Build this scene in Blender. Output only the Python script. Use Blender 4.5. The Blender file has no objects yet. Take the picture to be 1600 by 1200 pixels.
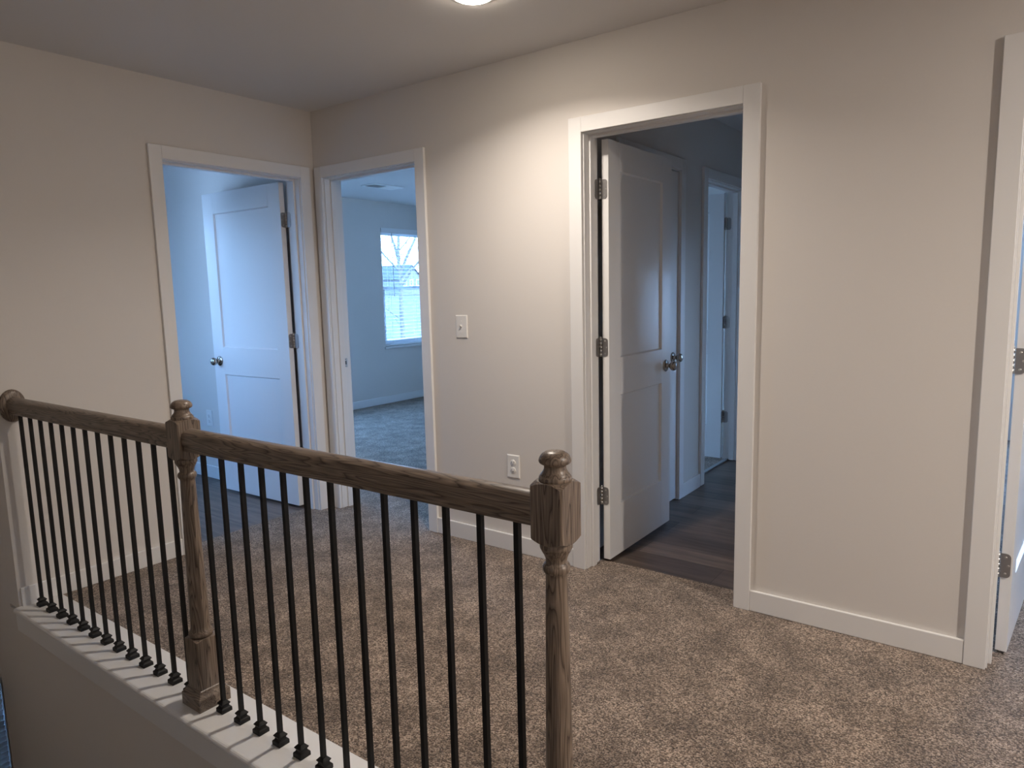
import bpy, bmesh, math, random
from mathutils import Vector, Matrix
random.seed(7)
S = bpy.context.scene
COL = S.collection
PI = math.pi

# ------------------------------------------------------------------ camera
cam_d = bpy.data.cameras.new('camera')
cam = bpy.data.objects.new('camera', cam_d); COL.objects.link(cam)
_r = Vector((0.80484329, 0.59302884, -0.02332537))
_u = Vector((-0.06034035, 0.12086442, 0.9908334))
_f = Vector((-0.59041199, 0.79605816, -0.13306048))
cam.matrix_world = Matrix(((_r.x, _u.x, -_f.x, 3.5486), (_r.y, _u.y, -_f.y, -2.8148), (_r.z, _u.z, -_f.z, 1.3520), (0, 0, 0, 1)))
cam_d.sensor_fit = 'HORIZONTAL'; cam_d.sensor_width = 36.0
cam_d.lens = 36.0 * 1091.458 / 1600.0
cam_d.clip_start = 0.02; cam_d.clip_end = 2000
S.camera = cam

# ------------------------------------------------------------------ world, sun, exposure
W = bpy.data.worlds.new('sky'); S.world = W; W.use_nodes = True
wn = W.node_tree.nodes; wl = W.node_tree.links
bg = wn['Background']
tc = wn.new('ShaderNodeTexCoord'); sx = wn.new('ShaderNodeSeparateXYZ'); rp = wn.new('ShaderNodeValToRGB')
wl.new(tc.outputs['Generated'], sx.inputs[0]); wl.new(sx.outputs['Z'], rp.inputs[0]); wl.new(rp.outputs[0], bg.inputs['Color'])
rp.color_ramp.elements[0].position = 0.0; rp.color_ramp.elements[0].color = (0.36, 0.60, 1.0, 1)
rp.color_ramp.elements[1].position = 0.7; rp.color_ramp.elements[1].color = (0.20, 0.46, 1.0, 1)
bg.inputs['Strength'].default_value = 15.5

sun_d = bpy.data.lights.new('sun', 'SUN'); sun_d.energy = 4.0; sun_d.angle = 0.01; sun_d.color = (1.0, 0.95, 0.88)
sun = bpy.data.objects.new('sun', sun_d); COL.objects.link(sun)
sun.rotation_euler = Vector((-0.76, 0.0, -0.65)).to_track_quat('-Z', 'Y').to_euler()   # comes from over the back of the house

S.view_settings.view_transform = 'Standard'; S.view_settings.look = 'None'
S.view_settings.exposure = 0.64; S.view_settings.gamma = 1.0; S.view_settings.use_curve_mapping = False
S.cycles.max_bounces = 12; S.cycles.diffuse_bounces = 6; S.cycles.transparent_max_bounces = 16
S.cycles.sample_clamp_indirect = 6.0

def portal(name, loc, rot, sx_, sy_):
    d = bpy.data.lights.new(name, 'AREA'); d.shape = 'RECTANGLE'; d.size = sx_; d.size_y = sy_
    d.cycles.is_portal = True
    o = bpy.data.objects.new(name, d); COL.objects.link(o); o.location = loc; o.rotation_euler = rot
    return o
# sky light comes in through the windows, some of them unseen and added for light
portal('portal_bedroom', (-2.93, 3.65, 1.42), (0, -PI/2, 0), 1.5, 1.1)
portal('portal_bedroom_second', (-2.93, 1.35, 1.38), (0, -PI/2, 0), 1.7, 1.85)
portal('portal_laundry', (-2.93, -1.325, 1.51), (0, -PI/2, 0), 1.3, 0.6)
portal('portal_laundry_side', (-1.00, -1.80, 1.575), (PI/2, 0, 0), 0.40, 1.0)
portal('portal_foyer', (-2.93, -1.6, -1.95), (0, -PI/2, 0), 1.4, 1.1)
portal('portal_bedroom_side', (-0.1, 4.47, 1.5), (-PI/2, 0, 0), 0.6, 1.2)
portal('portal_east', (4.4, 4.47, 1.42), (-PI/2, 0, 0), 1.3, 1.5)
LAMP_POWER = 9.5
LAMP_COLOR = (1.0, 0.895, 0.80)

# ------------------------------------------------------------------ materials
def new_mat(name):
    m = bpy.data.materials.new(name); m.use_nodes = True
    return m, m.node_tree.nodes, m.node_tree.links, m.node_tree.nodes['Principled BSDF']
def plain(name, col, rough=0.5, metal=0.0, bump=0.0, bscale=200.0, spec=None):
    m, n, l, p = new_mat(name)
    p.inputs['Base Color'].default_value = (*col, 1); p.inputs['Roughness'].default_value = rough
    p.inputs['Metallic'].default_value = metal
    if spec is not None: p.inputs['Specular IOR Level'].default_value = spec
    t = n.new('ShaderNodeTexCoord'); nz = n.new('ShaderNodeTexNoise'); nz.inputs['Scale'].default_value = bscale
    nz.inputs['Detail'].default_value = 3
    l.new(t.outputs['Object'], nz.inputs['Vector'])
    if bump > 0:
        b = n.new('ShaderNodeBump'); b.inputs['Strength'].default_value = bump; b.inputs['Distance'].default_value = 0.002
        l.new(nz.outputs['Fac'], b.inputs['Height']); l.new(b.outputs[0], p.inputs['Normal'])
    else:
        r = n.new('ShaderNodeMapRange'); r.inputs['To Min'].default_value = rough*0.92; r.inputs['To Max'].default_value = min(1, rough*1.08)
        l.new(nz.outputs['Fac'], r.inputs['Value']); l.new(r.outputs[0], p.inputs['Roughness'])
    return m
def ramp(n, cols):
    r = n.new('ShaderNodeValToRGB'); e = r.color_ramp.elements
    while len(e) < len(cols): e.new(0.5)
    for i, (pos, c) in enumerate(cols): e[i].position = pos; e[i].color = (*c, 1)
    return r
def mixc(n, l, a, b, fac, mode='MIX'):
    x = n.new('ShaderNodeMix'); x.data_type = 'RGBA'; x.blend_type = mode
    for s, v in ((x.inputs[6], a), (x.inputs[7], b), (x.inputs[0], fac)):
        if hasattr(v, 'is_linked'): l.new(v, s)
        elif isinstance(v, tuple): s.default_value = (*v, 1)
        else: s.default_value = v
    return x.outputs[2]

M = {}
M['wall'] = plain('greige_wall_paint', (0.70, 0.668, 0.632), 0.75, 0, 0.12, 90, 0.3)
M['ceiling'] = plain('flat_ceiling_paint', (0.70, 0.685, 0.67), 0.95, 0, 0.15, 60, 0.2)
M['trim'] = plain('white_trim_paint', (0.78, 0.775, 0.765), 0.38, 0, 0.03, 30, 0.4)
M['door'] = plain('white_door_paint', (0.80, 0.80, 0.795), 0.30, 0, 0.06, 140, 0.4)
M['plate'] = plain('white_plastic', (0.80, 0.79, 0.77), 0.3)
M['slot'] = plain('dark_slot', (0.03, 0.03, 0.03), 0.6)
M['iron'] = plain('black_wrought_iron', (0.005, 0.005, 0.0055), 0.55, 0.0, 0.1, 120, 0.35)
M['pewter'] = plain('pewter_metal', (0.37, 0.36, 0.355), 0.42, 1.0, 0.03, 200)
M['screw'] = plain('screw_metal', (0.55, 0.54, 0.52), 0.35, 1.0)
M['knob'] = plain('satin_nickel', (0.42, 0.39, 0.35), 0.26, 1.0)
M['blind'] = plain('white_blind_vinyl', (0.80, 0.80, 0.80), 0.45)
M['vinylframe'] = plain('white_window_vinyl', (0.78, 0.79, 0.80), 0.4)
M['wand'] = plain('grey_wand', (0.25, 0.25, 0.26), 0.3)

def carpet_mat(name, tint=1.0):
    m, n, l, p = new_mat(name)
    t = n.new('ShaderNodeTexCoord')
    a = n.new('ShaderNodeTexNoise'); a.inputs['Scale'].default_value = 170; a.inputs['Detail'].default_value = 3.0; a.inputs['Roughness'].default_value = 0.7
    v = n.new('ShaderNodeTexVoronoi'); v.inputs['Scale'].default_value = 240
    b = n.new('ShaderNodeTexNoise'); b.inputs['Scale'].default_value = 7; b.inputs['Detail'].default_value = 4
    c = n.new('ShaderNodeTexNoise'); c.inputs['Scale'].default_value = 38; c.inputs['Detail'].default_value = 3
    for q in (a, v, b, c): l.new(t.outputs['Object'], q.inputs['Vector'])
    sv = n.new('ShaderNodeSeparateColor'); l.new(v.outputs['Color'], sv.inputs[0])
    mxv = n.new('ShaderNodeMath'); mxv.operation = 'MULTIPLY_ADD'; mxv.inputs[1].default_value = 0.42; l.new(sv.outputs[0], mxv.inputs[0])
    hf = n.new('ShaderNodeMath'); hf.operation = 'MULTIPLY'; hf.inputs[1].default_value = 0.62; l.new(a.outputs['Fac'], hf.inputs[0]); l.new(hf.outputs[0], mxv.inputs[2])
    r = ramp(n, [(0.28, (0.034*tint, 0.022*tint, 0.015*tint)), (0.50, (0.178*tint, 0.126*tint, 0.091*tint)), (0.74, (0.52*tint, 0.41*tint, 0.32*tint))])
    l.new(mxv.outputs[0], r.inputs[0])
    r2 = ramp(n, [(0.34, (0.68, 0.67, 0.66)), (0.66, (1.26, 1.27, 1.28))]); l.new(b.outputs['Fac'], r2.inputs[0])
    r3 = ramp(n, [(0.30, (0.80, 0.80, 0.80)), (0.70, (1.18, 1.18, 1.18))]); l.new(c.outputs['Fac'], r3.inputs[0])
    x = mixc(n, l, r.outputs[0], r2.outputs[0], 1.0, 'MULTIPLY')
    x = mixc(n, l, x, r3.outputs[0], 1.0, 'MULTIPLY')
    l.new(x, p.inputs['Base Color'])
    p.inputs['Roughness'].default_value = 1.0; p.inputs['Specular IOR Level'].default_value = 0.05
    p.inputs['Sheen Weight'].default_value = 0.25; p.inputs['Sheen Roughness'].default_value = 0.5
    ad = n.new('ShaderNodeMath'); ad.operation = 'SUBTRACT'; l.new(a.outputs['Fac'], ad.inputs[0])
    ml = n.new('ShaderNodeMath'); ml.operation = 'MULTIPLY'; ml.inputs[1].default_value = 0.5; l.new(v.outputs['Distance'], ml.inputs[0]); l.new(ml.outputs[0], ad.inputs[1])
    bp = n.new('ShaderNodeBump'); bp.inputs['Strength'].default_value = 0.9; bp.inputs['Distance'].default_value = 0.006
    l.new(ad.outputs[0], bp.inputs['Height']); l.new(bp.outputs[0], p.inputs['Normal'])
    return m
M['carpet'] = carpet_mat('speckled_brown_carpet')

def oak_mat(name, axis):
    m, n, l, p = new_mat(name)
    t = n.new('ShaderNodeTexCoord')
    mp = n.new('ShaderNodeMapping'); sc = [22, 22, 22]; sc[axis] = 1.7; mp.inputs['Scale'].default_value = sc
    l.new(t.outputs['Object'], mp.inputs['Vector'])
    nz = n.new('ShaderNodeTexNoise'); nz.inputs['Scale'].default_value = 1.0; nz.inputs['Detail'].default_value = 2.0
    l.new(mp.outputs[0], nz.inputs['Vector'])
    # growth rings: bands of the low noise field give cathedral grain
    mu = n.new('ShaderNodeMath'); mu.operation = 'MULTIPLY'; mu.inputs[1].default_value = 17.0; l.new(nz.outputs['Fac'], mu.inputs[0])
    fr = n.new('ShaderNodeMath'); fr.operation = 'FRACT'; l.new(mu.outputs[0], fr.inputs[0])
    mp2 = n.new('ShaderNodeMapping'); s2 = [420, 420, 420]; s2[axis] = 9; mp2.inputs['Scale'].default_value = s2
    l.new(t.outputs['Object'], mp2.inputs['Vector'])
    fz = n.new('ShaderNodeTexNoise'); fz.inputs['Scale'].default_value = 1.0; fz.inputs['Detail'].default_value = 3.0
    l.new(mp2.outputs[0], fz.inputs['Vector'])
    r = ramp(n, [(0.0, (0.055, 0.039, 0.029)), (0.22, (0.175, 0.131, 0.099)), (0.75, (0.262, 0.203, 0.155)), (1.0, (0.160, 0.119, 0.090))])
    l.new(fr.outputs[0], r.inputs[0])
    r2 = ramp(n, [(0.30, (0.55, 0.55, 0.55)), (0.60, (1.12, 1.12, 1.12))]); l.new(fz.outputs['Fac'], r2.inputs[0])
    x = mixc(n, l, r.outputs[0], r2.outputs[0], 0.85, 'MULTIPLY')
    l.new(x, p.inputs['Base Color'])
    p.inputs['Roughness'].default_value = 0.34; p.inputs['Specular IOR Level'].default_value = 0.5
    bp = n.new('ShaderNodeBump'); bp.inputs['Strength'].default_value = 0.18; bp.inputs['Distance'].default_value = 0.001
    l.new(fz.outputs['Fac'], bp.inputs['Height']); l.new(bp.outputs[0], p.inputs['Normal'])
    return m
M['oak_rail'] = oak_mat('stained_oak_lengthwise', 0)
M['oak_post'] = oak_mat('stained_oak_upright', 2)

def plank_mat():
    m, n, l, p = new_mat('dark_vinyl_plank')
    t = n.new('ShaderNodeTexCoord')
    br = n.new('ShaderNodeTexBrick'); br.inputs['Scale'].default_value = 1.0
    br.inputs['Brick Width'].default_value = 1.22; br.inputs['Row Height'].default_value = 0.178
    br.inputs['Mortar Size'].default_value = 0.0012; br.inputs['Bias'].default_value = 0.0
    br.offset = 0.37
    br.inputs['Color1'].default_value = (0.078, 0.058, 0.046, 1); br.inputs['Color2'].default_value = (0.165, 0.128, 0.104, 1)
    br.inputs['Mortar'].default_value = (0.015, 0.011, 0.009, 1)
    l.new(t.outputs['Object'], br.inputs['Vector'])
    mp = n.new('ShaderNodeMapping'); mp.inputs['Scale'].default_value = (2.2, 26, 1); l.new(t.outputs['Object'], mp.inputs['Vector'])
    nz = n.new('ShaderNodeTexNoise'); nz.inputs['Scale'].default_value = 1.0; nz.inputs['Detail'].default_value = 6; nz.inputs['Roughness'].default_value = 0.65
    l.new(mp.outputs[0], nz.inputs['Vector'])
    r = ramp(n, [(0.30, (0.50, 0.50, 0.50)), (0.70, (1.45, 1.40, 1.36))]); l.new(nz.outputs['Fac'], r.inputs[0])
    x = mixc(n, l, br.outputs['Color'], r.outputs[0], 1.0, 'MULTIPLY'); l.new(x, p.inputs['Base Color'])
    p.inputs['Roughness'].default_value = 0.42
    bp = n.new('ShaderNodeBump'); bp.inputs['Strength'].default_value = 0.1; bp.inputs['Distance'].default_value = 0.001
    l.new(nz.outputs['Fac'], bp.inputs['Height']); l.new(bp.outputs[0], p.inputs['Normal'])
    return m
M['plank'] = plank_mat()

def glass_mat():
    m, n, l, p = new_mat('window_glass')
    n.remove(p); out = n['Material Output']
    tr = n.new('ShaderNodeBsdfTransparent'); tr.inputs[0].default_value = (0.95, 0.98, 0.98, 1)
    gl = n.new('ShaderNodeBsdfGlossy'); gl.inputs['Roughness'].default_value = 0.02
    mx = n.new('ShaderNodeMixShader'); mx.inputs[0].default_value = 0.07; l.new(tr.outputs[0], mx.inputs[1]); l.new(gl.outputs[0], mx.inputs[2])
    l.new(mx.outputs[0], out.inputs['Surface'])
    return m
M['glass'] = glass_mat()

def lamp_mat():
    m, n, l, p = new_mat('glowing_diffuser')
    p.inputs['Base Color'].default_value = (0.9, 0.88, 0.84, 1)
    p.inputs['Emission Color'].default_value = (1.0, 0.86, 0.70, 1); p.inputs['Emission Strength'].default_value = 62.0
    return m
M['lamp'] = lamp_mat()

def blotch(name, a, b, scale, rough=0.9):
    m, n, l, p = new_mat(name)
    t = n.new('ShaderNodeTexCoord'); nz = n.new('ShaderNodeTexNoise'); nz.inputs['Scale'].default_value = scale; nz.inputs['Detail'].default_value = 5
    nz.inputs['Roughness'].default_value = 0.7
    l.new(t.outputs['Object'], nz.inputs['Vector'])
    r = ramp(n, [(0.38, a), (0.62, b)]); l.new(nz.outputs['Fac'], r.inputs[0]); l.new(r.outputs[0], p.inputs['Base Color'])
    p.inputs['Roughness'].default_value = rough
    return m
M['ground'] = blotch('leaf_strewn_grass', (0.002, 0.0025, 0.002), (0.050, 0.046, 0.036), 0.9)
M['bark'] = blotch('grey_bark', (0.05, 0.045, 0.04), (0.13, 0.12, 0.10), 9)
M['siding'] = blotch('pale_siding', (0.10, 0.10, 0.10), (0.13, 0.13, 0.13), 2)
M['shingle'] = blotch('grey_shingle', (0.02, 0.025, 0.03), (0.03, 0.036, 0.04), 4)
M['housewin'] = plain('dark_house_glass', (0.05, 0.06, 0.07), 0.2)

# ------------------------------------------------------------------ mesh helpers
ORG = {}
class MB:
    def __init__(s): s.v = []; s.f = []; s.sm = []; s.mi = []
    def add(s, vs, fs, smooth=False, mi=0):
        o = len(s.v); s.v += [tuple(x) for x in vs]
        for f in fs: s.f.append([i+o for i in f]); s.sm.append(smooth); s.mi.append(mi)
        return s
    def box(s, x0, x1, y0, y1, z0, z1, mi=0):
        vs = [(x, y, z) for z in (z0, z1) for y in (y0, y1) for x in (x0, x1)]
        return s.add(vs, [(0, 2, 3, 1), (4, 5, 7, 6), (0, 1, 5, 4), (2, 6, 7, 3), (0, 4, 6, 2), (1, 3, 7, 5)], False, mi)
    def rings(s, rings, closed=True, smooth=True, caps=True):
        n = len(rings[0]); vs = [p for r in rings for p in r]; fs = []
        for k in range(len(rings)-1):
            for i in range(n if closed else n-1):
                j = (i+1) % n; fs.append((k*n+i, k*n+j, (k+1)*n+j, (k+1)*n+i))
        s.add(vs, fs, smooth)
        if caps:
            s.add(rings[0], [tuple(range(n))[::-1]], False); s.add(rings[-1], [tuple(range(n))], False)
        return s
    def lathe(s, prof, c, n=40, ax='z', smooth=True, ry=1.0):
        rs = []
        for (r, h) in prof:
            ring = []
            for i in range(n):
                a = 2*PI*i/n; u, w = r*math.cos(a), r*math.sin(a)*ry
                if ax == 'z': ring.append((c[0]+u, c[1]+w, c[2]+h))
                elif ax == 'x': ring.append((c[0]+h, c[1]+u, c[2]+w))
                else: ring.append((c[0]-u, c[1]+h, c[2]+w))
            rs.append(ring)
        return s.rings(rs, True, smooth)
    def sq(s, prof, c, smooth=False):
        rs = [[(c[0]+a*h, c[1]+b*h, c[2]+z) for a, b in ((-1, -1), (1, -1), (1, 1), (-1, 1))] for h, z in prof]
        return s.rings(rs, True, smooth)
    def tube(s, pts, rad, n=10):
        rs = []
        P = [Vector(p) for p in pts]
        for i, p in enumerate(P):
            d = (P[min(i+1, len(P)-1)] - P[max(i-1, 0)]).normalized()
            a = d.orthogonal().normalized(); 
            ref = Vector((0, 0, 1)) if abs(d.z) < 0.9 else Vector((1, 0, 0))
            a = d.cross(ref).normalized(); b = d.cross(a)
            rr = rad[i] if isinstance(rad, (list, tuple)) else rad
            rs.append([tuple(p + a*rr*math.cos(2*PI*k/n) + b*rr*math.sin(2*PI*k/n)) for k in range(n)])
        return s.rings(rs, True, True)
    def build(s, name, mat, parent=None, origin=None, bevel=0.0, seg=2, autosm=False):
        if parent is not None: O = ORG[parent]
        else: O = Vector(origin) if origin is not None else Vector((0, 0, 0))
        me = bpy.data.meshes.new(name)
        me.from_pydata([tuple(Vector(v)-O) for v in s.v], [], s.f)
        me.update()
        me.polygons.foreach_set('use_smooth', s.sm)
        for mt in (mat if isinstance(mat, (list, tuple)) else [mat]): me.materials.append(mt)
        me.polygons.foreach_set('material_index', s.mi)
        bm = bmesh.new(); bm.from_mesh(me); bmesh.ops.recalc_face_normals(bm, faces=bm.faces); bm.to_mesh(me); bm.free()
        o = bpy.data.objects.new(name, me); COL.objects.link(o)
        ORG[o] = O
        if parent is None: o.location = O
        else: o.parent = parent
        if bevel > 0:
            b = o.modifiers.new('bevel', 'BEVEL'); b.width = bevel; b.segments = seg; b.limit_method = 'ANGLE'; b.angle_limit = math.radians(40)
        return o
def tag(o, label, cat, kind=None, group=None):
    o['label'] = label; o['category'] = cat
    if kind: o['kind'] = kind
    if group: o['group'] = group
    return o
def st(o, label, cat): return tag(o, label, cat, 'structure')
def empty(name, loc):
    o = bpy.data.objects.new(name, None); COL.objects.link(o); o.location = loc; o.empty_display_size = 0.1
    ORG[o] = Vector(loc); return o

def wall_cells(axis, a0, a1, t0, t1, z0, z1, holes):
    """box wall along axis ('x' or 'y') from a0 to a1, thickness t0..t1, with rectangular holes (b0,b1,h0,h1); only the outer skin"""
    mb = MB()
    A = sorted({a0, a1, *[h[0] for h in holes], *[h[1] for h in holes]})
    Z = sorted({z0, z1, *[h[2] for h in holes], *[h[3] for h in holes]})
    solid = {}
    for i in range(len(A)-1):
        for k in range(len(Z)-1):
            ca, cz = (A[i]+A[i+1])/2, (Z[k]+Z[k+1])/2
            solid[i, k] = not any(h[0] < ca < h[1] and h[2] < cz < h[3] for h in holes)
    def P(a, t, z): return (a, t, z) if axis == 'x' else (t, a, z)
    def quad(*q): mb.add(q, [(0, 1, 2, 3)])
    for (i, k), on in solid.items():
        if not on: continue
        aa, ab, za, zb = A[i], A[i+1], Z[k], Z[k+1]
        for t in (t0, t1): quad(P(aa, t, za), P(ab, t, za), P(ab, t, zb), P(aa, t, zb))
        if not solid.get((i-1, k)): quad(P(aa, t0, za), P(aa, t1, za), P(aa, t1, zb), P(aa, t0, zb))
        if not solid.get((i+1, k)): quad(P(ab, t0, za), P(ab, t1, za), P(ab, t1, zb), P(ab, t0, zb))
        if not solid.get((i, k-1)): quad(P(aa, t0, za), P(ab, t0, za), P(ab, t1, za), P(aa, t1, za))
        if not solid.get((i, k+1)): quad(P(aa, t0, zb), P(ab, t0, zb), P(ab, t1, zb), P(aa, t1, zb))
    bm = bmesh.new()
    vs = [bm.verts.new(v) for v in mb.v]
    for f in mb.f: bm.faces.new([vs[i] for i in f])
    bmesh.ops.remove_doubles(bm, verts=bm.verts, dist=1e-5)
    out = MB(); bm.verts.index_update()
    out.add([v.co[:] for v in bm.verts], [[v.index for v in f.verts] for f in bm.faces]); bm.free()
    return out

# ------------------------------------------------------------------ dimensions (metres)
H = 2.44; T = 0.115; CW = 0.066; CT = 0.017; BH = 0.089; BT = 0.014; TOP = 2.110
D1 = (-1.005, -0.043)          # outer casing spans
D2 = (0.0237, 0.9245)
D3 = (1.8217, 2.6779)
D5 = (3.4318, 4.334)
D6 = (1.648, 2.541)            # bedroom door in the passage wall (along y)
D4 = (0.480, 1.350)            # closet door in the passage wall (along y)
XP = 1.800; XPB = 1.685        # passage wall faces
JT = 0.018
def hole(d): return (d[0]+CW-0.012, d[1]-CW+0.012, -0.01, TOP-CW+0.012)
XF = -2.79                     # front outside wall, inner face
YN = 4.30; XE = 6.20; YS = -4.30
YC = -1.757                    # stairwell wall face

# ------------------------------------------------------------------ floors
def ry(x): return -1.692 + 0.0105*x
cb = MB()
cb.add([(0, -1.590, 0), (2.93, -1.575, 0), (2.93, YS, 0), (XE, YS, 0), (XE, 0.0, 0), (0, 0.0, 0)], [(0, 1, 5), (1, 3, 4), (1, 4, 5), (1, 2, 3)])
fl = cb.build('floor', M['carpet']); st(fl, 'speckled brown carpet of the upstairs hall', 'carpet')
# carpet tongues in the doorways and the bedroom carpets
f = MB().box(-0.10, 0.0, D1[0]+CW, D1[1]-CW, -0.02, 0.0).box(D3[0]+CW, D3[1]-CW, 0.0, 0.148, -0.02, 0.0).build('floor', M['carpet'])
st(f, 'strips of hall carpet running into the two vinyl-floored doorways', 'carpet')
f = MB().box(XF, XPB, T, YN, -0.25, 0.0).box(D2[0]+CW, D2[1]-CW, 0, T, -0.25, 0).box(XPB, XPB+0.02, D6[0]+CW, D6[1]-CW, -0.25, 0).build('floor', M['carpet'])
st(f, 'carpet of the blue-lit bedroom behind the narrow doorway', 'carpet')
f = MB().box(2.80, XE, T, YN, -0.25, 0.0).box(D5[0]+CW, D5[1]-CW, 0, T, -0.25, 0).build('floor', M['carpet'])
st(f, 'carpet behind the door at the right edge', 'carpet')
f = MB().box(XF, -0.10, -1.64, -0.02, -0.25, -0.004).build('floor', M['plank'])
st(f, 'dark wood-look plank floor in the room left of the corner', 'floor')
f = MB().box(XPB+0.022, 2.75, 0.148, YN, -0.25, -0.004).build('floor', M['plank'])
st(f, 'dark wood-look plank floor of the passage behind the middle door', 'floor')
f = MB().box(XPB+0.004, XPB+0.034, D6[0]+CW, D6[1]-CW, -0.004, 0.006).build('trim_1', M['wand'], bevel=0.003)
st(f, 'thin grey threshold strip between passage planks and bedroom carpet', 'threshold')
f = MB().box(XF, 2.93, YS, -0.3, -2.85, -2.75).build('floor', M['plank'])
st(f, 'floor at the foot of the stairwell', 'floor')

# ------------------------------------------------------------------ ceiling and walls
c = MB().box(XF-T, XE+T, YC, YN+T, H, H+0.12).box(-0.47, XE+T, YS-T, YC, H, H+0.12).build('ceiling', M['ceiling']); st(c, 'flat matt ceiling over hall and rooms', 'ceiling')
w = wall_cells('x', 0.0, XE, 0.0, T, 0.0, H, [hole(D2), hole(D3), hole(D5)]).build('wall_right', M['wall'])
st(w, 'greige hall wall with three doorways, light switch and outlet', 'wall')
w = wall_cells('y', -1.757, 0.0, -T, 0.0, 0.0, H, [hole(D1)]).build('wall_left', M['wall'])
st(w, 'greige hall wall that carries the end of the railing', 'wall')
w = MB().box(XF, -0.112, -0.02, T-0.001, -0.02, H).build('wall_partition', M['wall']); st(w, 'blue-lit wall with an outlet in the room left of the corner', 'wall')
WIN1 = (3.15, 4.06, 0.700, 2.135); WIN2 = (-1.60, -1.05, 0.90, 2.12); WIN3 = (-2.05, -1.11, -2.60, -1.45); WIN5 = (0.45, 2.25, 0.55, 2.20)
w = wall_cells('y', YS-T, YN, XF-T, XF, -2.75, H, [WIN1, WIN2, WIN3, WIN5, (YS-T, YC, -0.25, H)]).build('wall_front', M['wall'])
st(w, 'outside wall with the bedroom window', 'wall')
w = wall_cells('x', XF, XE, YN, YN+T, 0.0, H, [(3.7, 5.1, 0.7, 2.1), (-0.35, 0.15, 1.0, 2.0)]).build('wall_north', M['wall']); st(w, 'far wall of the bedrooms', 'wall')  # the small bedroom opening is unseen, added to brighten the window wall
w = wall_cells('y', T, YN, XPB, XP, -0.02, H, [hole(D4), hole(D6)]).build('wall_passage', M['wall']); st(w, 'passage wall with closet door and bedroom doorway', 'wall')
w = MB().box(XP, 2.70, 2.60, 2.70, -0.1, H).build('wall_passage_end', M['wall']); st(w, 'end wall of the plank-floored passage', 'wall')
w = wall_cells('y', T, YN, 2.70, 2.80, -0.02, H, [(2.10, 2.56, -0.004, 1.45)]).build('wall_passage_right', M['wall']); st(w, 'wall between passage and the room at the right edge', 'wall')  # unseen low opening, cut to let daylight onto the opposite passage wall
w = MB().box(XE, XE+T, YS, YN, 0, H).build('wall_east', M['wall']); st(w, 'wall at the far end of the hall', 'wall')
w = MB().box(XF, XE, YS-T, YS, -2.75, -0.25).box(-0.47, XE, YS-T, YS, -0.25, H).build('wall_back', M['wall']); st(w, 'hall wall behind the camera', 'wall')
w = MB().box(-0.36, 2.93, YC, -1.60, -2.75, -0.024).box(-0.36, -0.1155, YC, -1.64, -0.024, H).build('wall_stairwell', M['wall'])
st(w, 'dark shaded stairwell wall below the railing', 'wall')
w = MB().box(2.93, 3.05, YS, -1.60, -2.75, -0.02).build('wall_stair_end', M['wall']); st(w, 'stairwell wall under the hall floor', 'wall')
w = MB().box(-0.47, -0.36, YS, YC, -0.45, H).build('wall_stair_left', M['wall']); st(w, 'wall over the opening to the lower hall', 'wall')
w = wall_cells('x', XF, -0.36, -1.757, -1.64, -0.25, H, [(-1.18, -0.82, 1.10, 2.05)]).build('wall_laundry', M['wall']); st(w, 'side wall of the room left of the corner', 'wall')  # unseen opening added to make the open door brighter than the wall
w = MB().box(XF, -0.36, -0.41, -0.30, -2.75, -0.25).build('wall_foyer', M['wall']); st(w, 'wall of the lower hall', 'wall')
w = MB().box(-0.47, -0.36, -1.60, -0.41, -2.75, -0.25).build('wall_foyer_end', M['wall']); st(w, 'end wall of the lower hall', 'wall')
w = MB().box(XF, -0.47, YS, YC, -0.45, -0.25).build('ceiling', M['ceiling']); st(w, 'lower hall ceiling', 'ceiling')

# ------------------------------------------------------------------ door trim (casing, jamb, stop)
def put(mb, axis, n0, sgn, a0, a1, d0, d1, z0, z1):
    """box with a along the wall, d = depth measured from the visible wall face n0 (positive = out towards the viewer's side * sgn)"""
    da, db = sorted((n0+sgn*d0, n0+sgn*d1))
    if axis == 'x': mb.box(a0, a1, da, db, z0, z1)
    else: mb.box(da, db, a0, a1, z0, z1)
TRIM_N = [1]
def door_trim(label, axis, n0, sgn, d, thick=T, floorz=0.0, backcase=True, stop_at=0.062, zfoot=0.0):
    """sgn: direction from the wall face into the space the casing stands in"""
    TRIM_N[0] += 1
    o0, o1 = d; i0, i1 = o0+CW, o1-CW
    mb = MB()
    def casing(n, s):
        put(mb, axis, n, s, o0, i0, 0, CT, floorz, TOP)
        put(mb, axis, n, s, i1, o1, 0, CT, floorz, TOP)
        put(mb, axis, n, s, i0, i1, 0, CT, TOP-CW, TOP)
    casing(n0, sgn)
    if backcase: casing(n0-sgn*thick, -sgn)
    root = mb.build('trim_%d' % TRIM_N[0], M['trim'], bevel=0.0022)
    st(root, label, 'door casing')
    j = MB(); rv = 0.005
    jl, jr, jh = i0+rv, i1-rv, TOP-CW-rv
    put(j, axis, n0, sgn, jl-JT, jl, -thick, 0.0, floorz, jh+JT)
    put(j, axis, n0, sgn, jr, jr+JT, -thick, 0.0, floorz, jh+JT)
    put(j, axis, n0, sgn, jl, jr, -thick, 0.0, jh, jh+JT)
    j.build('jamb', M['trim'], root, bevel=0.0015)
    s = MB(); sd = 0.011; sw = 0.036; f0 = -stop_at - 0.014; f1 = f0 + sw
    put(s, axis, n0, sgn, jl, jl+sd, f0, f1, floorz, jh)
    put(s, axis, n0, sgn, jr-sd, jr, f0, f1, floorz, jh)
    put(s, axis, n0, sgn, jl+sd, jr-sd, f0, f1, jh-sd, jh)
    s.build('door_stop', M['trim'], root, bevel=0.0015)
    return root, jl, jr, jh
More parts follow.
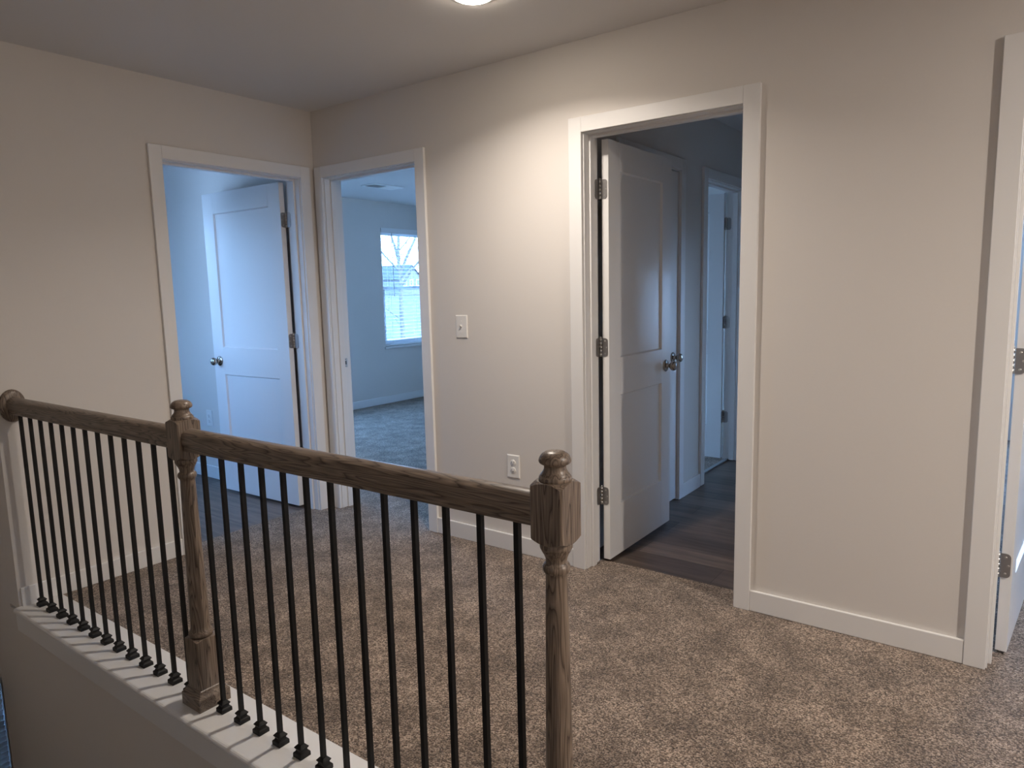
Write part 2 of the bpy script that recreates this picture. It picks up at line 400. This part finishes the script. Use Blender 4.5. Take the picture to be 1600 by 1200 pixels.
t1, *J1 = door_trim('white casing round the doorway left of the corner', 'y', 0.0, 1, D1)
t2, *J2 = door_trim('white casing round the narrow bedroom doorway right of the corner', 'x', 0.0, -1, D2)
t3, *J3 = door_trim('white casing round the doorway to the dark plank-floored passage', 'x', 0.0, -1, D3)
t5, *J5 = door_trim('white casing of the doorway cut by the right edge', 'x', 0.0, -1, D5)
t4, *J4 = door_trim('white casing of the closed closet door inside the passage', 'y', XP, 1, D4, backcase=False, stop_at=0.066)
t6, *J6 = door_trim('white casing of the bedroom doorway at the end of the passage', 'y', XP, 1, D6, stop_at=0.062)
# strike plate in the left jamb of the bedroom doorway
def strike(root, jl):
    e = 0.0015
    sp = MB().box(jl, jl+e, 0.070, 0.100, 0.895, 0.952).build('strike_plate', M['screw'], root, bevel=0.0007)
    MB().box(jl+e, jl+e+0.0006, 0.079, 0.092, 0.912, 0.935).build('latch_hole', M['slot'], sp)
    for z in (0.902, 0.945): MB().lathe([(0.0028, 0), (0.0022, 0.0008)], (jl+e, 0.0855, z), 12, 'x').build('screw', M['slot'], sp)
strike(t2, J2[0])

# ------------------------------------------------------------------ doors
def leaf_mesh(w, t=0.035, h=2.018, st_=0.115, hinge_st=0.115):
    """two-panel flat shaker leaf: local x from 0 (hinge) to w, y 0..t, z 0..h"""
    mb = MB(); d = 0.011
    xs0, xs1 = hinge_st, w-st_
    zr = [(0.0, 0.262), (0.815, 1.000), (1.885, h)]
    mb.box(0, xs0, 0, t, 0, h); mb.box(xs1, w, 0, t, 0, h)
    for a, b in zr: mb.box(xs0, xs1, 0, t, a, b)
    for a, b in ((0.262, 0.815), (1.000, 1.885)):
        mb.box(xs0, xs1, d, t-d, a, b)
        e = 0.006                                   # sloped sticking round the panel
        for side, yo, yi in ((0, 0.002, d), (1, t-0.002, t-d)):
            o = [(xs0, yo, a), (xs1, yo, a), (xs1, yo, b), (xs0, yo, b)]
            i = [(xs0+e, yi, a+e), (xs1-e, yi, a+e), (xs1-e, yi, b-e), (xs0+e, yi, b-e)]
            mb.add(o+i, [(k, (k+1) % 4, 4+(k+1) % 4, 4+k) for k in range(4)])
    return mb
def knob_mesh(axis_sign=1):
    p = [(0.0, 0.0), (0.0325, 0.0), (0.0335, 0.003), (0.031, 0.006), (0.018, 0.009), (0.0125, 0.012), (0.0105, 0.020), (0.0115, 0.026), (0.017, 0.030),
         (0.0235, 0.036), (0.0268, 0.044), (0.0262, 0.052), (0.022, 0.059), (0.014, 0.0632), (0.0, 0.0645)]
    return p
def xf(mb, mat):
    mb.v = [tuple(mat @ Vector(v)) for v in mb.v]; return mb
def make_door(name, label, hinge, ang, w, knobs=(1,), hinges=True, flip=False, knob_label=None):
    """hinge = world position of the leaf's hinge corner (bottom); ang = direction of the leaf in the plan; flip mirrors thickness"""
    Mx = Matrix.Translation(hinge) @ Matrix.Rotation(ang, 4, 'Z')
    if flip: Mx = Mx @ Matrix.Scale(-1, 4, (0, 1, 0))
    root = xf(leaf_mesh(w), Mx).build(name, M['door'], origin=hinge, bevel=0.0012)
    st(root, label, 'door')
    for side in knobs:
        mb = MB(); prof = knob_mesh()
        if side > 0: mb.lathe([(r, 0.035+h) for r, h in prof], (w-0.066, 0, 0.906), 32, 'y')
        else: mb.lathe([(r, -h) for r, h in prof], (w-0.066, 0, 0.906), 32, 'y')
        k = xf(mb, Mx).build('door_knob', M['knob'], root)
    lt = MB().box(w-0.0002, w+0.0012, 0.006, 0.029, 0.876, 0.934)
    xf(lt, Mx).build('latch_plate', M['screw'], root)
    return root, Mx
def round_plate(mb, axis, n0, n1, a0, a1, z0, z1, r=0.012, round_side='both'):
    """plate with rounded corners in the (a,z) plane; axis is the thickness direction"""
    pts = []
    def arc(ca, cz, s, rr):
        for k in range(6):
            th = s + k*PI/10; pts.append((ca+rr*math.cos(th), cz+rr*math.sin(th)))
    r1 = r if round_side in ('both', '+') else 0.001; r0 = r if round_side in ('both', '-') else 0.001
    arc(a1-r1, z1-r1, 0, r1); arc(a0+r0, z1-r0, PI/2, r0); arc(a0+r0, z0+r0, PI, r0); arc(a1-r1, z0+r1, 1.5*PI, r1)
    n = len(pts); f = []
    def P(t, a, z): return (t, a, z) if axis == 'x' else (a, t, z)
    mb.rings([[P(n0, a, z) for a, z in pts], [P(n1, a, z) for a, z in pts]], True, False)
    return mb
def hinge_set(root, edge_axis, edge_n, edge_dir, leaf_a0, leaf_a1, jamb_axis, jamb_n, jamb_dir, jamb_a0, jamb_a1, pin, zs):
    """one plate on the door edge, one on the jamb face, barrel at pin"""
    for z in zs:
        z0, z1 = z-0.0445, z+0.0445
        mb = MB()
        a0, a1 = sorted((leaf_a0, leaf_a1)); sd = '+' if leaf_a1 > leaf_a0 else '-'
        round_plate(mb, edge_axis, edge_n, edge_n+edge_dir*0.0022, a0, a1, z0, z1, 0.014, sd)
        b0, b1 = sorted((jamb_a0, jamb_a1)); sd = '+' if jamb_a1 > jamb_a0 else '-'
        round_plate(mb, jamb_axis, jamb_n, jamb_n+jamb_dir*0.0022, b0, b1, z0, z1, 0.014, sd)
        hn = mb.build('hinge', M['pewter'], root, bevel=0.0005, seg=1)
        br = MB()
        for k in range(5):
            za = z0 + k*0.0178; br.lathe([(0.0, 0), (0.0058, 0.0004), (0.0058, 0.0172), (0.0, 0.0176)], (pin[0], pin[1], za), 16)
        br.lathe([(0.0, 0), (0.0046, 0.0), (0.0050, 0.004), (0.0032, 0.007), (0.0, 0.0075)], (pin[0], pin[1], z1), 16)
        br.build('hinge_pin', M['screw'], hn)
        for dz, da in ((-0.030, 0.5), (0.0, 0.78), (0.030, 0.5)):
            a = leaf_a0 + (leaf_a1-leaf_a0)*da; sc = MB(); pr = [(0.0042, 0.0022*edge_dir), (0.0030, 0.0030*edge_dir)]
            if edge_axis == 'y': sc.lathe(pr, (a, edge_n, z+dz), 12, 'y')
            else: sc.lathe(pr, (edge_n, a, z+dz), 12, 'x')
            sc.build('screw', M['screw'], hn)
HZ = (1.808, 1.070, 0.336)
# door 3: swung into the passage, seen from the hall
d3, _ = make_door('door_3', 'white two-panel door open into the dark passage, showing knob and three hinges', (1.9435, 0.134, 0.013), PI/2, 0.711, knobs=(-1, 1))
hinge_set(d3, 'y', 0.134, -1, 1.9065, 1.9375, 'x', J3[0], 1, 0.128, 0.096, (1.9000, 0.1315), HZ)
# door 1: swung into the room left of the corner
d1, _ = make_door('door_1', 'white two-panel door standing open in bluish light left of the corner', (-0.147, -0.1165, 0.013), PI+0.030, 0.813, knobs=(1, -1))
hinge_set(d1, 'x', -0.147, 1, -0.1175, -0.150, 'y', J1[1], -1, -0.141, -0.098, (-0.1400, -0.1165), HZ)
# door 5: at the right edge, swung into the room behind
d5, _ = make_door('door_5', 'white door ajar at the right edge with its hinge edge showing', (3.5545, 0.137, 0.013), PI/2-0.085, 0.762, knobs=(-1,))
hinge_set(d5, 'y', 0.137, -1, 3.5185, 3.5485, 'x', J5[0], 1, 0.128, 0.096, (3.5115, 0.1335), HZ)
# closet door, closed in the passage wall
d4, _ = make_door('door_4', 'closed closet door half hidden behind the open passage door', (1.797, J4[0]+0.003, 0.013), PI/2, J4[1]-J4[0]-0.006, knobs=(-1,), hinges=False)
# bedroom door at the end of the passage, open into the bedroom
d6, _ = make_door('door_6', 'bright blue-lit door open at the end of the passage', (1.668, J6[1]-0.006, 0.013), PI, 0.762, knobs=(1,))
hinge_set(d6, 'x', 1.668, 1, J6[1]-0.010, J6[1]-0.040, 'y', J6[1], -1, 1.674, 1.708, (1.6715, J6[1]-0.006), HZ)

# ------------------------------------------------------------------ baseboards
def bb(name, label, *b):
    mb = MB()
    for q in b: mb.box(*q)
    return st(mb.build(name, M['trim'], bevel=0.003), label, 'baseboard')
bb('baseboard_right', 'white baseboard below the outlet between two doorways', (D2[1], D3[0], -BT, 0, 0, BH))
bb('baseboard_right.001', 'white baseboard between the passage doorway and the right edge doorway', (D3[1], D5[0], -BT, 0, 0, BH))
bb('baseboard_right.002', 'white baseboard beyond the right edge doorway', (D5[1], XE, -BT, 0, 0, BH))
bb('baseboard_left', 'white baseboard behind the balusters along the left hall wall', (0, BT, -1.748, D1[0], 0, BH))
bb('baseboard_partition', 'baseboard under the outlet in the room left of the corner', (XF, -T, -0.02-BT, -0.02, -0.004, BH))
bb('baseboard_front', 'blue-lit baseboard under the bedroom window', (XF, XF+BT, T, YN, 0, BH))
bb('baseboard_passage', 'short baseboard between the two doors of the passage', (XP, XP+BT, D4[1], D6[0], -0.004, BH))

# ------------------------------------------------------------------ curb cap under the railing
def cap_prof(x):
    b = 0.006*x/2.93*2.5
    yb, yf = -1.590+0.005*x, -1.782
    pts = [(yb, 0.004), (yb, -0.022), (yf+0.004, -0.022)]
    for k in range(7):
        a = -PI/2 - k*PI/6*1.0
    pts = [(yb, 0.004)]
    for k in range(9):
        a = PI/2 + k*PI/8
        pts.append((yf+0.013+0.013*math.cos(a), -0.009+0.013*math.sin(a)))
    pts += [(yb, -0.022)]
    return [(x, y, z) for y, z in pts]
cap = MB(); xs = [0.0, 1.0, 2.0, 2.93]
cap.rings([cap_prof(x) for x in xs], True, False)
cp = cap.build('trim_8', M['trim']); st(cp, 'white cap board the balusters stand on', 'cap board')
for pl in cp.data.polygons:
    pass
ap = MB().box(0.0, 2.93, -1.774, YC, -0.100, -0.022).build('trim_9', M['trim'], bevel=0.003); st(ap, 'shaded apron board under the cap at the stairwell edge', 'apron trim')

# ------------------------------------------------------------------ railing
rail = empty('stair_railing', (1.392, ry(1.392), 0.004))
tag(rail, 'dark stained oak railing with black iron balusters along the stairwell', 'railing')
Z0 = 0.004
def sqr(th, h):
    return h/max(abs(math.cos(th)), abs(math.sin(th)))
def block_rings(c, h, zb, zt, k=0.65, n=64, inner=0.5):
    rs = []
    def ring(f):
        return [(c[0]+f(2*PI*(i+0.5)/n)[0]*math.cos(2*PI*(i+0.5)/n), c[1]+f(2*PI*(i+0.5)/n)[0]*math.sin(2*PI*(i+0.5)/n), f(2*PI*(i+0.5)/n)[1]) for i in range(n)]
    rs.append(ring(lambda t: (h*inner, zb)))
    rs.append(ring(lambda t: (h*0.97, zb)))
    rs.append(ring(lambda t: (sqr(t, h), zb+k*(sqr(t, h)-h))))
    rs.append(ring(lambda t: (sqr(t, h), zt-k*(sqr(t, h)-h))))
    rs.append(ring(lambda t: (h*0.97, zt)))
    rs.append(ring(lambda t: (h*inner, zt)))
    return rs
def newel(cx, zbase):
    cy = ry(cx); c = (cx, cy, 0)
    h = 0.0385
    root = MB().rings(block_rings(c, h, 0.842, 0.970), True, False).build('newel_post', M['oak_post'], rail)
    MB().lathe([(0.0, 0.964), (0.0305, 0.9655), (0.0328, 0.9685), (0.0336, 0.9730), (0.0332, 0.9775), (0.0318, 0.9800), (0.0300, 0.9808), (0.0300, 0.9825), (0.0282, 0.9850), (0.0248, 0.9895), (0.0230, 0.9940), (0.0224, 0.9985), (0.0228, 1.0015), (0.0250, 1.0035),
                (0.0295, 1.0050), (0.0322, 1.0075), (0.0332, 1.0105), (0.0326, 1.0145), (0.0302, 1.0200), (0.0258, 1.0252), (0.0190, 1.0290), (0.0100, 1.0308), (0.0, 1.0313)], c, 48).build('finial', M['oak_post'], root)
    MB().lathe([(0.0225, 0.240), (0.0320, 0.2405), (0.0370, 0.244), (0.0385, 0.250), (0.0372, 0.256), (0.0335, 0.260), (0.0312, 0.264), (0.0300, 0.275), (0.0290, 0.36),
                (0.0262, 0.56), (0.0238, 0.72), (0.0225, 0.768), (0.0235, 0.7745), (0.0262, 0.7775), (0.0285, 0.783), (0.0285, 0.790), (0.0262, 0.7945), (0.0228, 0.7965), (0.0218, 0.800), (0.0226, 0.807),
                (0.0258, 0.8150), (0.0290, 0.8205), (0.0305, 0.8225), (0.0305, 0.8250), (0.0328, 0.8275), (0.0338, 0.8310), (0.0338, 0.8380), (0.0325, 0.8430), (0.0, 0.8430)], c, 48).build('turned_shaft', M['oak_post'], root)
    lo = MB().rings(block_rings(c, h, zbase+0.006, 0.240, k=0.5), True, False).build('lower_block', M['oak_post'], root)
    MB().sq([(0.0550, zbase), (0.0550, zbase+0.040), (0.0535, zbase+0.043), (0.0475, zbase+0.049), (0.0440, zbase+0.056), (0.0425, zbase+0.062), (0.0388, zbase+0.064)], (cx, cy, 0)).build('plinth', M['oak_rail'], root, bevel=0.001)
    return root
NX = (1.392, 2.797)
for x in NX: newel(x, Z0)
RP = [(-0.0215, 0.872), (0.0215, 0.872), (0.0225, 0.874), (0.0230, 0.8855), (0.0222, 0.8870), (0.0222, 0.8890), (0.0262, 0.8905), (0.0288, 0.8945), (0.0296, 0.902), (0.0297, 0.912), (0.0291, 0.9215),
      (0.0276, 0.9275), (0.0248, 0.9320), (0.0205, 0.9355), (0.0140, 0.9392), (0.0070, 0.9415), (0.0, 0.9422)]
RP = RP + [(-y, z) for y, z in RP[::-1][1:-2]] + [(-0.0225, 0.874)]
def handrail(x0, x1):
    mb = MB(); r = []
    for k in range(13):
        x = x0+(x1-x0)*k/12; r.append([(x, ry(x)+y, z) for y, z in RP])
    o = mb.rings(r, True, True).build('handrail', M['oak_rail'], rail)
    try: o.data.set_sharp_from_angle(angle=math.radians(38))
    except Exception: pass
    return o
handrail(0.018, NX[0]-0.037); handrail(NX[0]+0.037, NX[1]-0.037)
ro = MB().lathe([(0.050, 0.0), (0.0520, 0.003), (0.0520, 0.008), (0.0490, 0.013), (0.0430, 0.016), (0.040, 0.0175), (0.030, 0.020), (0.0, 0.0205)], (0.0, -1.694, 0.904), 64, 'x', True, 1.38).build('rosette', M['oak_post'], rail)
# balusters: square iron bars in small stepped shoes
bx = [0.0716+0.1018*k for k in range(13)] + [1.495+0.1004*k for k in range(13)]
proto = MB().sq([(0.00635, 0.006-Z0), (0.00635, 0.878-Z0)], (0, 0, 0)).build('baluster', M['iron'])
shoe = MB().sq([(0.0180, 0), (0.0180, 0.011), (0.0168, 0.014), (0.0128, 0.017), (0.0112, 0.0215), (0.0150, 0.0275), (0.0150, 0.0295), (0.0085, 0.0370), (0.0064, 0.0375)], (0, 0, 0)).build('baluster_shoe', M['iron'])
for i, x in enumerate(bx):
    if i == 0: b, s = proto, shoe
    else:
        b, s = proto.copy(), shoe.copy(); COL.objects.link(b); COL.objects.link(s)
    b.parent = rail; b.location = (x-ORG[rail].x, ry(x)-ORG[rail].y, 0)
    s.parent = b; s.location = (0, 0, 0)

# ------------------------------------------------------------------ switch and outlets
def screw_y(mb, x, y, z): mb.lathe([(0.0030, 0.0), (0.0022, -0.0010)], (x, y, z), 12, 'y')
def plate_mesh(w, h):
    mb = MB(); t = 0.0055
    rs = [[(-w/2, 0, -h/2), (w/2, 0, -h/2), (w/2, 0, h/2), (-w/2, 0, h/2)],
          [(-w/2, -0.0025, -h/2), (w/2, -0.0025, -h/2), (w/2, -0.0025, h/2), (-w/2, -0.0025, h/2)],
          [(-w/2+0.004, -t, -h/2+0.004), (w/2-0.004, -t, -h/2+0.004), (w/2-0.004, -t, h/2-0.004), (-w/2+0.004, -t, h/2-0.004)]]
    return mb.rings(rs, True, False)
def shift(mb, d): mb.v = [(a+d[0], b+d[1], c+d[2]) for a, b, c in mb.v]; return mb
def light_switch(x, y, z, label):
    e = empty('light_switch', (x, y, z)); tag(e, label, 'light switch')
    p = shift(plate_mesh(0.078, 0.121), (x, y, z)).build('cover_plate', M['plate'], e, bevel=0.0008)
    m = MB().box(x-0.0055, x+0.0055, y-0.0062, y-0.005, z-0.012, z+0.012).build('toggle_frame', M['plate'], p)
    t = MB(); t.add([(x-0.0042, y-0.005, z-0.004), (x+0.0042, y-0.005, z-0.004), (x+0.0042, y-0.005, z+0.009), (x-0.0042, y-0.005, z+0.009),
                     (x-0.0034, y-0.0185, z+0.006), (x+0.0034, y-0.0185, z+0.006), (x+0.0034, y-0.0185, z+0.0125), (x-0.0034, y-0.0185, z+0.0125)],
                    [(0, 1, 2, 3), (4, 5, 6, 7), (0, 1, 5, 4), (1, 2, 6, 5), (2, 3, 7, 6), (3, 0, 4, 7)])
    t.build('toggle', M['plate'], e, bevel=0.001)
    for dz in (0.030, -0.030):
        s = MB(); screw_y(s, x, y-0.0053, z+dz); s.build('screw', M['plate'], p)
def outlet(x, y, z, label):
    e = empty('wall_outlet', (x, y, z)); tag(e, label, 'outlet')
    p = shift(plate_mesh(0.078, 0.121), (x, y, z)).build('cover_plate', M['plate'], e, bevel=0.0008)
    for dz in (0.0195, -0.0195):
        rec = MB().lathe([(0.0172, -0.0048), (0.0172, -0.0070), (0.0165, -0.0076), (0.0, -0.0076)], (x, y, z+dz), 32, 'y').build('receptacle', M['plate'], e)
        sl = MB().box(x-0.0078, x-0.0058, y-0.0080, y-0.0072, z+dz-0.001, z+dz+0.0075).box(x+0.0058, x+0.0078, y-0.0080, y-0.0072, z+dz, z+dz+0.0068)
        sl.lathe([(0.0026, -0.0072), (0.0026, -0.0080)], (x, y, z+dz-0.0075), 12, 'y').build('slots', M['slot'], rec)
    s = MB(); screw_y(s, x, y-0.0053, z); s.build('screw', M['plate'], p)
light_switch(1.1415, 0.0, 1.1675, 'white toggle light switch on the hall wall beside the narrow bedroom doorway')
outlet(1.460, 0.0, 0.454, 'white duplex outlet low on the hall wall above the handrail end')
outlet(-1.350, -0.02, 0.455, 'blue-lit duplex outlet seen above the handrail in the room left of the corner')

# ------------------------------------------------------------------ ceiling lamp
def ceiling_lamp(x, y, label, k=1.0, spread=142):
    e = empty('ceiling_lamp', (x, y, H)); tag(e, label, 'ceiling lamp')
    MB().lathe([(0.070, -0.005), (0.080, -0.006), (0.089, -0.004), (0.091, 0.0), (0.070, 0.0)], (x, y, H), 48).build('trim_ring', M['plate'], e)
    MB().lathe([(0.0, -0.017), (0.030, -0.0165), (0.050, -0.0155), (0.062, -0.0135), (0.069, -0.010), (0.071, -0.005)], (x, y, H), 48).build('diffuser', M['lamp'], e)
    d = bpy.data.lights.new('lamp_light', 'AREA'); d.shape = 'DISK'; d.size = 0.10; d.energy = LAMP_POWER*k; d.spread = math.radians(spread); d.color = LAMP_COLOR
    o = bpy.data.objects.new('lamp_light', d); COL.objects.link(o); o.parent = e; o.location = (0, 0, -0.0185)
ceiling_lamp(1.82, -0.67, 'round glowing recessed ceiling lamp at the top edge')
ceiling_lamp(5.10, -1.10, 'round recessed ceiling lamp added as fill light further along the hall, behind the camera', 4.2, 180)  # out-of-view lamp, placed and strengthened as broad fill

# ------------------------------------------------------------------ ceiling vent in the bedroom
e = empty('ceiling_vent', (-1.88, 2.36, H)); tag(e, 'rectangular white air vent in the bedroom ceiling', 'air vent')
MB().box(-1.98, -1.955, 2.15, 2.57, H-0.008, H).box(-1.805, -1.78, 2.15, 2.57, H-0.008, H).box(-1.955, -1.805, 2.15, 2.175, H-0.008, H).box(-1.955, -1.805, 2.545, 2.57, H-0.008, H).box(-1.955, -1.805, 2.352, 2.362, H-0.008, H).build('frame', M['plate'], e, bevel=0.002)
for y0, y1, s_ in ((2.175, 2.352, 1), (2.362, 2.545, -1)):        # two banks of blades leaning opposite ways
    lv = MB()
    for k in range(10):
        x = -1.954+k*0.0150
        xa, xb = (x, x+0.012) if s_ > 0 else (x+0.0125, x-0.001)
        lv.rings([[(xa, yy, H-0.001), (xb, yy, H-0.010), (xb+0.001, yy, H-0.010), (xa+0.001, yy, H-0.001)] for yy in (y0, y1)], True, False)
    lv.build('louvers', M['plate'], e)
MB().box(-1.955, -1.805, 2.175, 2.545, H-0.0008, H-0.0002).build('duct_shade', M['wand'], e)  # thin grey sheet painted as the shade inside the duct

# ------------------------------------------------------------------ windows and blinds on the front wall
def window(n, y0, y1, z0, z1, label):
    xo = XF-T; fw = 0.045
    root = MB().box(xo+0.01, xo+0.065, y0, y0+fw, z0, z1).box(xo+0.01, xo+0.065, y1-fw, y1, z0, z1).box(xo+0.01, xo+0.065, y0+fw, y1-fw, z0, z0+fw).box(xo+0.01, xo+0.065, y0+fw, y1-fw, z1-fw, z1).build('window_%d' % n, M['vinylframe'], bevel=0.002)
    st(root, label, 'window')
    zm = (z0+z1)/2
    for a, b, dx in ((z0+fw, zm+0.018, 0.0), (zm-0.018, z1-fw, -0.022)):
        sx0, sx1 = xo+0.036+dx, xo+0.058+dx; s = 0.034
        sash = MB().box(sx0, sx1, y0+fw, y0+fw+s, a, b).box(sx0, sx1, y1-fw-s, y1-fw, a, b).box(sx0, sx1, y0+fw+s, y1-fw-s, a, a+s).box(sx0, sx1, y0+fw+s, y1-fw-s, b-s, b).build('sash', M['vinylframe'], root, bevel=0.002)
        MB().box((sx0+sx1)/2-0.002, (sx0+sx1)/2+0.002, y0+fw+s, y1-fw-s, a+s, b-s).build('pane', M['glass'], sash)
    MB().box(XF-0.05, XF+0.022, y0-0.02, y1+0.02, z0-0.028, z0).build('window_sill', M['trim'], root, bevel=0.004)
    return root
def blind(y0, y1, z0, z1, label, tilt=0.0, pitch=0.044):
    e = empty('window_blind', (XF-0.02, (y0+y1)/2, z0)); tag(e, label, 'window blind', None, None)
    a, b = y0+0.006, y1-0.006; xc = XF-0.022
    MB().box(xc-0.028, xc+0.024, a, b, z1-0.045, z1-0.002).box(xc+0.024, xc+0.031, a-0.004, b+0.004, z1-0.062, z1-0.001).build('headrail', M['blind'], e, bevel=0.002)
    s = MB(); z = z1-0.085; hw = 0.025; n = 0
    while z > z0+0.045:
        pr = []
        for k in range(5):
            u = -1+k*0.5; xx = u*hw; zz = 0.0028*(1-u*u) + xx*math.tan(tilt)
            pr.append((xx, zz))
        top = [(xc+x_, z+z_) for x_, z_ in pr]; bot = [(xc+x_, z+z_-0.0025) for x_, z_ in pr[::-1]]
        s.rings([[(x_, yy, z_) for x_, z_ in top+bot] for yy in (a, b)], True, False)
        z -= pitch; n += 1
    s.build('slats', M['blind'], e)
    MB().box(xc-0.024, xc+0.024, a, b, z0+0.004, z0+0.020).build('bottom_rail', M['blind'], e, bevel=0.002)
    c_ = MB()
    for yy in (a+0.12, b-0.12, (a+b)/2+0.10):
        for dx in (-0.0255, 0.0255): c_.tube([(xc+dx, yy, z1-0.06), (xc+dx, yy, z0+0.01)], 0.0014, 6)
    c_.build('ladder_cords', M['blind'], e)
    MB().tube([(xc+0.036, a+0.16, z1-0.06), (xc+0.040, a+0.161, z0+0.70*(z1-z0)*0.5+0.11)], 0.0042, 8).build('tilt_wand', M['wand'], e)
    return e
window(1, *WIN1, 'bright bedroom window seen through the narrow doorway')
window(2, *WIN2, 'window of the room left of the corner')
window(3, *WIN3, 'lower hall window at the bottom left corner')
window(4, *WIN5, 'unseen second bedroom window added to light the open passage door')  # out-of-view window, added and enlarged to brighten the far door leaf
blind(*WIN1, 'white slatted blind open over the bright bedroom window')
blind(*WIN3, 'blue-lit slatted blind at the bottom of the stairwell', tilt=1.12)

# ------------------------------------------------------------------ outside
g = MB(); gx = [-2.95, -8, -20, -45, -70, -100, -140, -200, -400]; gz = [-3.0, -3.0, -3.1, -3.2, -2.0, 0.0, 2.0, 3.0, 4.0]
ys = [-300, -100, -40, -10, 20, 60, 140, 340]
vs = [(x, y, z + 0.25*math.sin(x*0.13+y*0.21)) for x, z in zip(gx, gz) for y in ys]
m_ = len(ys)
g.add(vs, [(i*m_+j, i*m_+j+1, (i+1)*m_+j+1, (i+1)*m_+j) for i in range(len(gx)-1) for j in range(m_-1)], True)
o = g.build('ground', M['ground']); st(o, 'sunlit leaf-strewn ground outside the bedroom window', 'ground')
def tree(base, label):
    """bare deciduous tree; limbs drawn in (across, height) with a little depth"""
    rnd = random.Random(3); mb = MB(); ax = Vector((_r.x, _r.y, 0)).normalized(); dp = Vector((-ax.y, ax.x, 0))
    def limb(pts, r0, r1, twigs=3, depth=0.0):
        P = [Vector(base) + ax*u + dp*(depth*i/(len(pts)-1)) + Vector((0, 0, h)) for i, (u, h) in enumerate(pts)]
        mb.tube(P, [r0+(r1-r0)*i/(len(P)-1) for i in range(len(P))], 8)
        for k in range(twigs):
            i = rnd.randrange(1, len(P)); t = rnd.uniform(0, 1); q = P[i-1].lerp(P[i], t)
            d = (ax*rnd.uniform(-1, 1) + dp*rnd.uniform(-.8, .8) + Vector((0, 0, rnd.uniform(0.4, 1.2)))).normalized(); L = rnd.uniform(0.6, 1.5)
            mb.tube([q, q+d*L*0.5+Vector((0, 0, 0.05)), q+d*L+Vector((0, 0, 0.2))], [r1*0.55, r1*0.4, r1*0.2], 6)
    limb([(0.05, -0.3), (0.03, 1.5), (0.0, 3.2), (0.02, 5.0), (-0.05, 6.6), (0.10, 8.2), (0.0, 10.0)], 0.15, 0.05, 12)
    limb([(0.0, 5.3), (0.35, 6.3), (0.85, 7.3), (1.05, 8.6), (1.5, 10.0)], 0.09, 0.035, 9, 0.6)
    limb([(0.0, 4.7), (0.6, 5.6), (1.4, 6.4), (2.6, 7.2), (3.6, 8.6)], 0.08, 0.03, 9, -0.5)
    limb([(0.0, 6.0), (-0.25, 7.0), (-0.60, 8.2), (-0.8, 9.8)], 0.08, 0.03, 8, 0.4)
    limb([(0.0, 5.6), (-0.7, 6.4), (-1.6, 7.6), (-2.4, 9.0)], 0.06, 0.025, 8, -0.7)
    o = mb.build('bare_tree', M['bark'], origin=base); tag(o, label, 'tree')
def ray_at(px, py, X):
    d = _f + _r*(px-800)/1091.458 - _u*(py-600)/1091.458
    t = (X-3.5486)/d.x
    return Vector((3.5486, -2.8148, 1.352)) + d*t
b = ray_at(627, 480, -24); tree((b.x, b.y, -3.1), 'bare branching tree outside the bedroom window')
def house(c, w, d_, h, rh, label):
    e = empty('house', c); tag(e, label, 'house')
    x, y, z = c
    MB().box(x-d_, x, y-w/2, y+w/2, z, z+h).add([(x, y-w/2, z+h), (x, y+w/2, z+h), (x, y, z+h+rh), (x-d_, y-w/2, z+h), (x-d_, y+w/2, z+h), (x-d_, y, z+h+rh)], [(0, 1, 2), (3, 4, 5)]).build('wall', M['siding'], e)
    ov = 0.4; k = rh/(w/2)
    r = MB()
    for s in (-1, 1):
        r.add([(x+ov, y, z+h+rh+0.02), (x+ov, y+s*(w/2+ov), z+h-k*ov+0.02), (x-d_-ov, y+s*(w/2+ov), z+h-k*ov+0.02), (x-d_-ov, y, z+h+rh+0.02),
               (x+ov, y, z+h+rh+0.25), (x+ov, y+s*(w/2+ov), z+h-k*ov+0.25), (x-d_-ov, y+s*(w/2+ov), z+h-k*ov+0.25), (x-d_-ov, y, z+h+rh+0.25)],
              [(0, 1, 2, 3), (4, 5, 6, 7), (0, 1, 5, 4), (1, 2, 6, 5), (2, 3, 7, 6), (3, 0, 4, 7)])
    r.build('roof', M['shingle'], e)
    for fy in (-0.3, 0.0, 0.3):
        f_ = MB().box(x-0.05, x+0.06, y+fy*w-0.55, y+fy*w+0.55, z+h*0.55, z+h*0.55+1.5).build('window', M['vinylframe'], e)
        MB().box(x+0.06, x+0.08, y+fy*w-0.45, y+fy*w+0.45, z+h*0.55+0.1, z+h*0.55+1.4).build('pane', M['housewin'], f_)
b = ray_at(643, 446, -120); house((b.x, b.y, 0.8), 7.5, 11, 4.0, 3.2, 'pale gabled house right of the bare tree')
b = ray_at(605, 448, -135); house((b.x, b.y, 1.2), 10, 12, 3.4, 2.6, 'pale gabled house left of the bare tree')
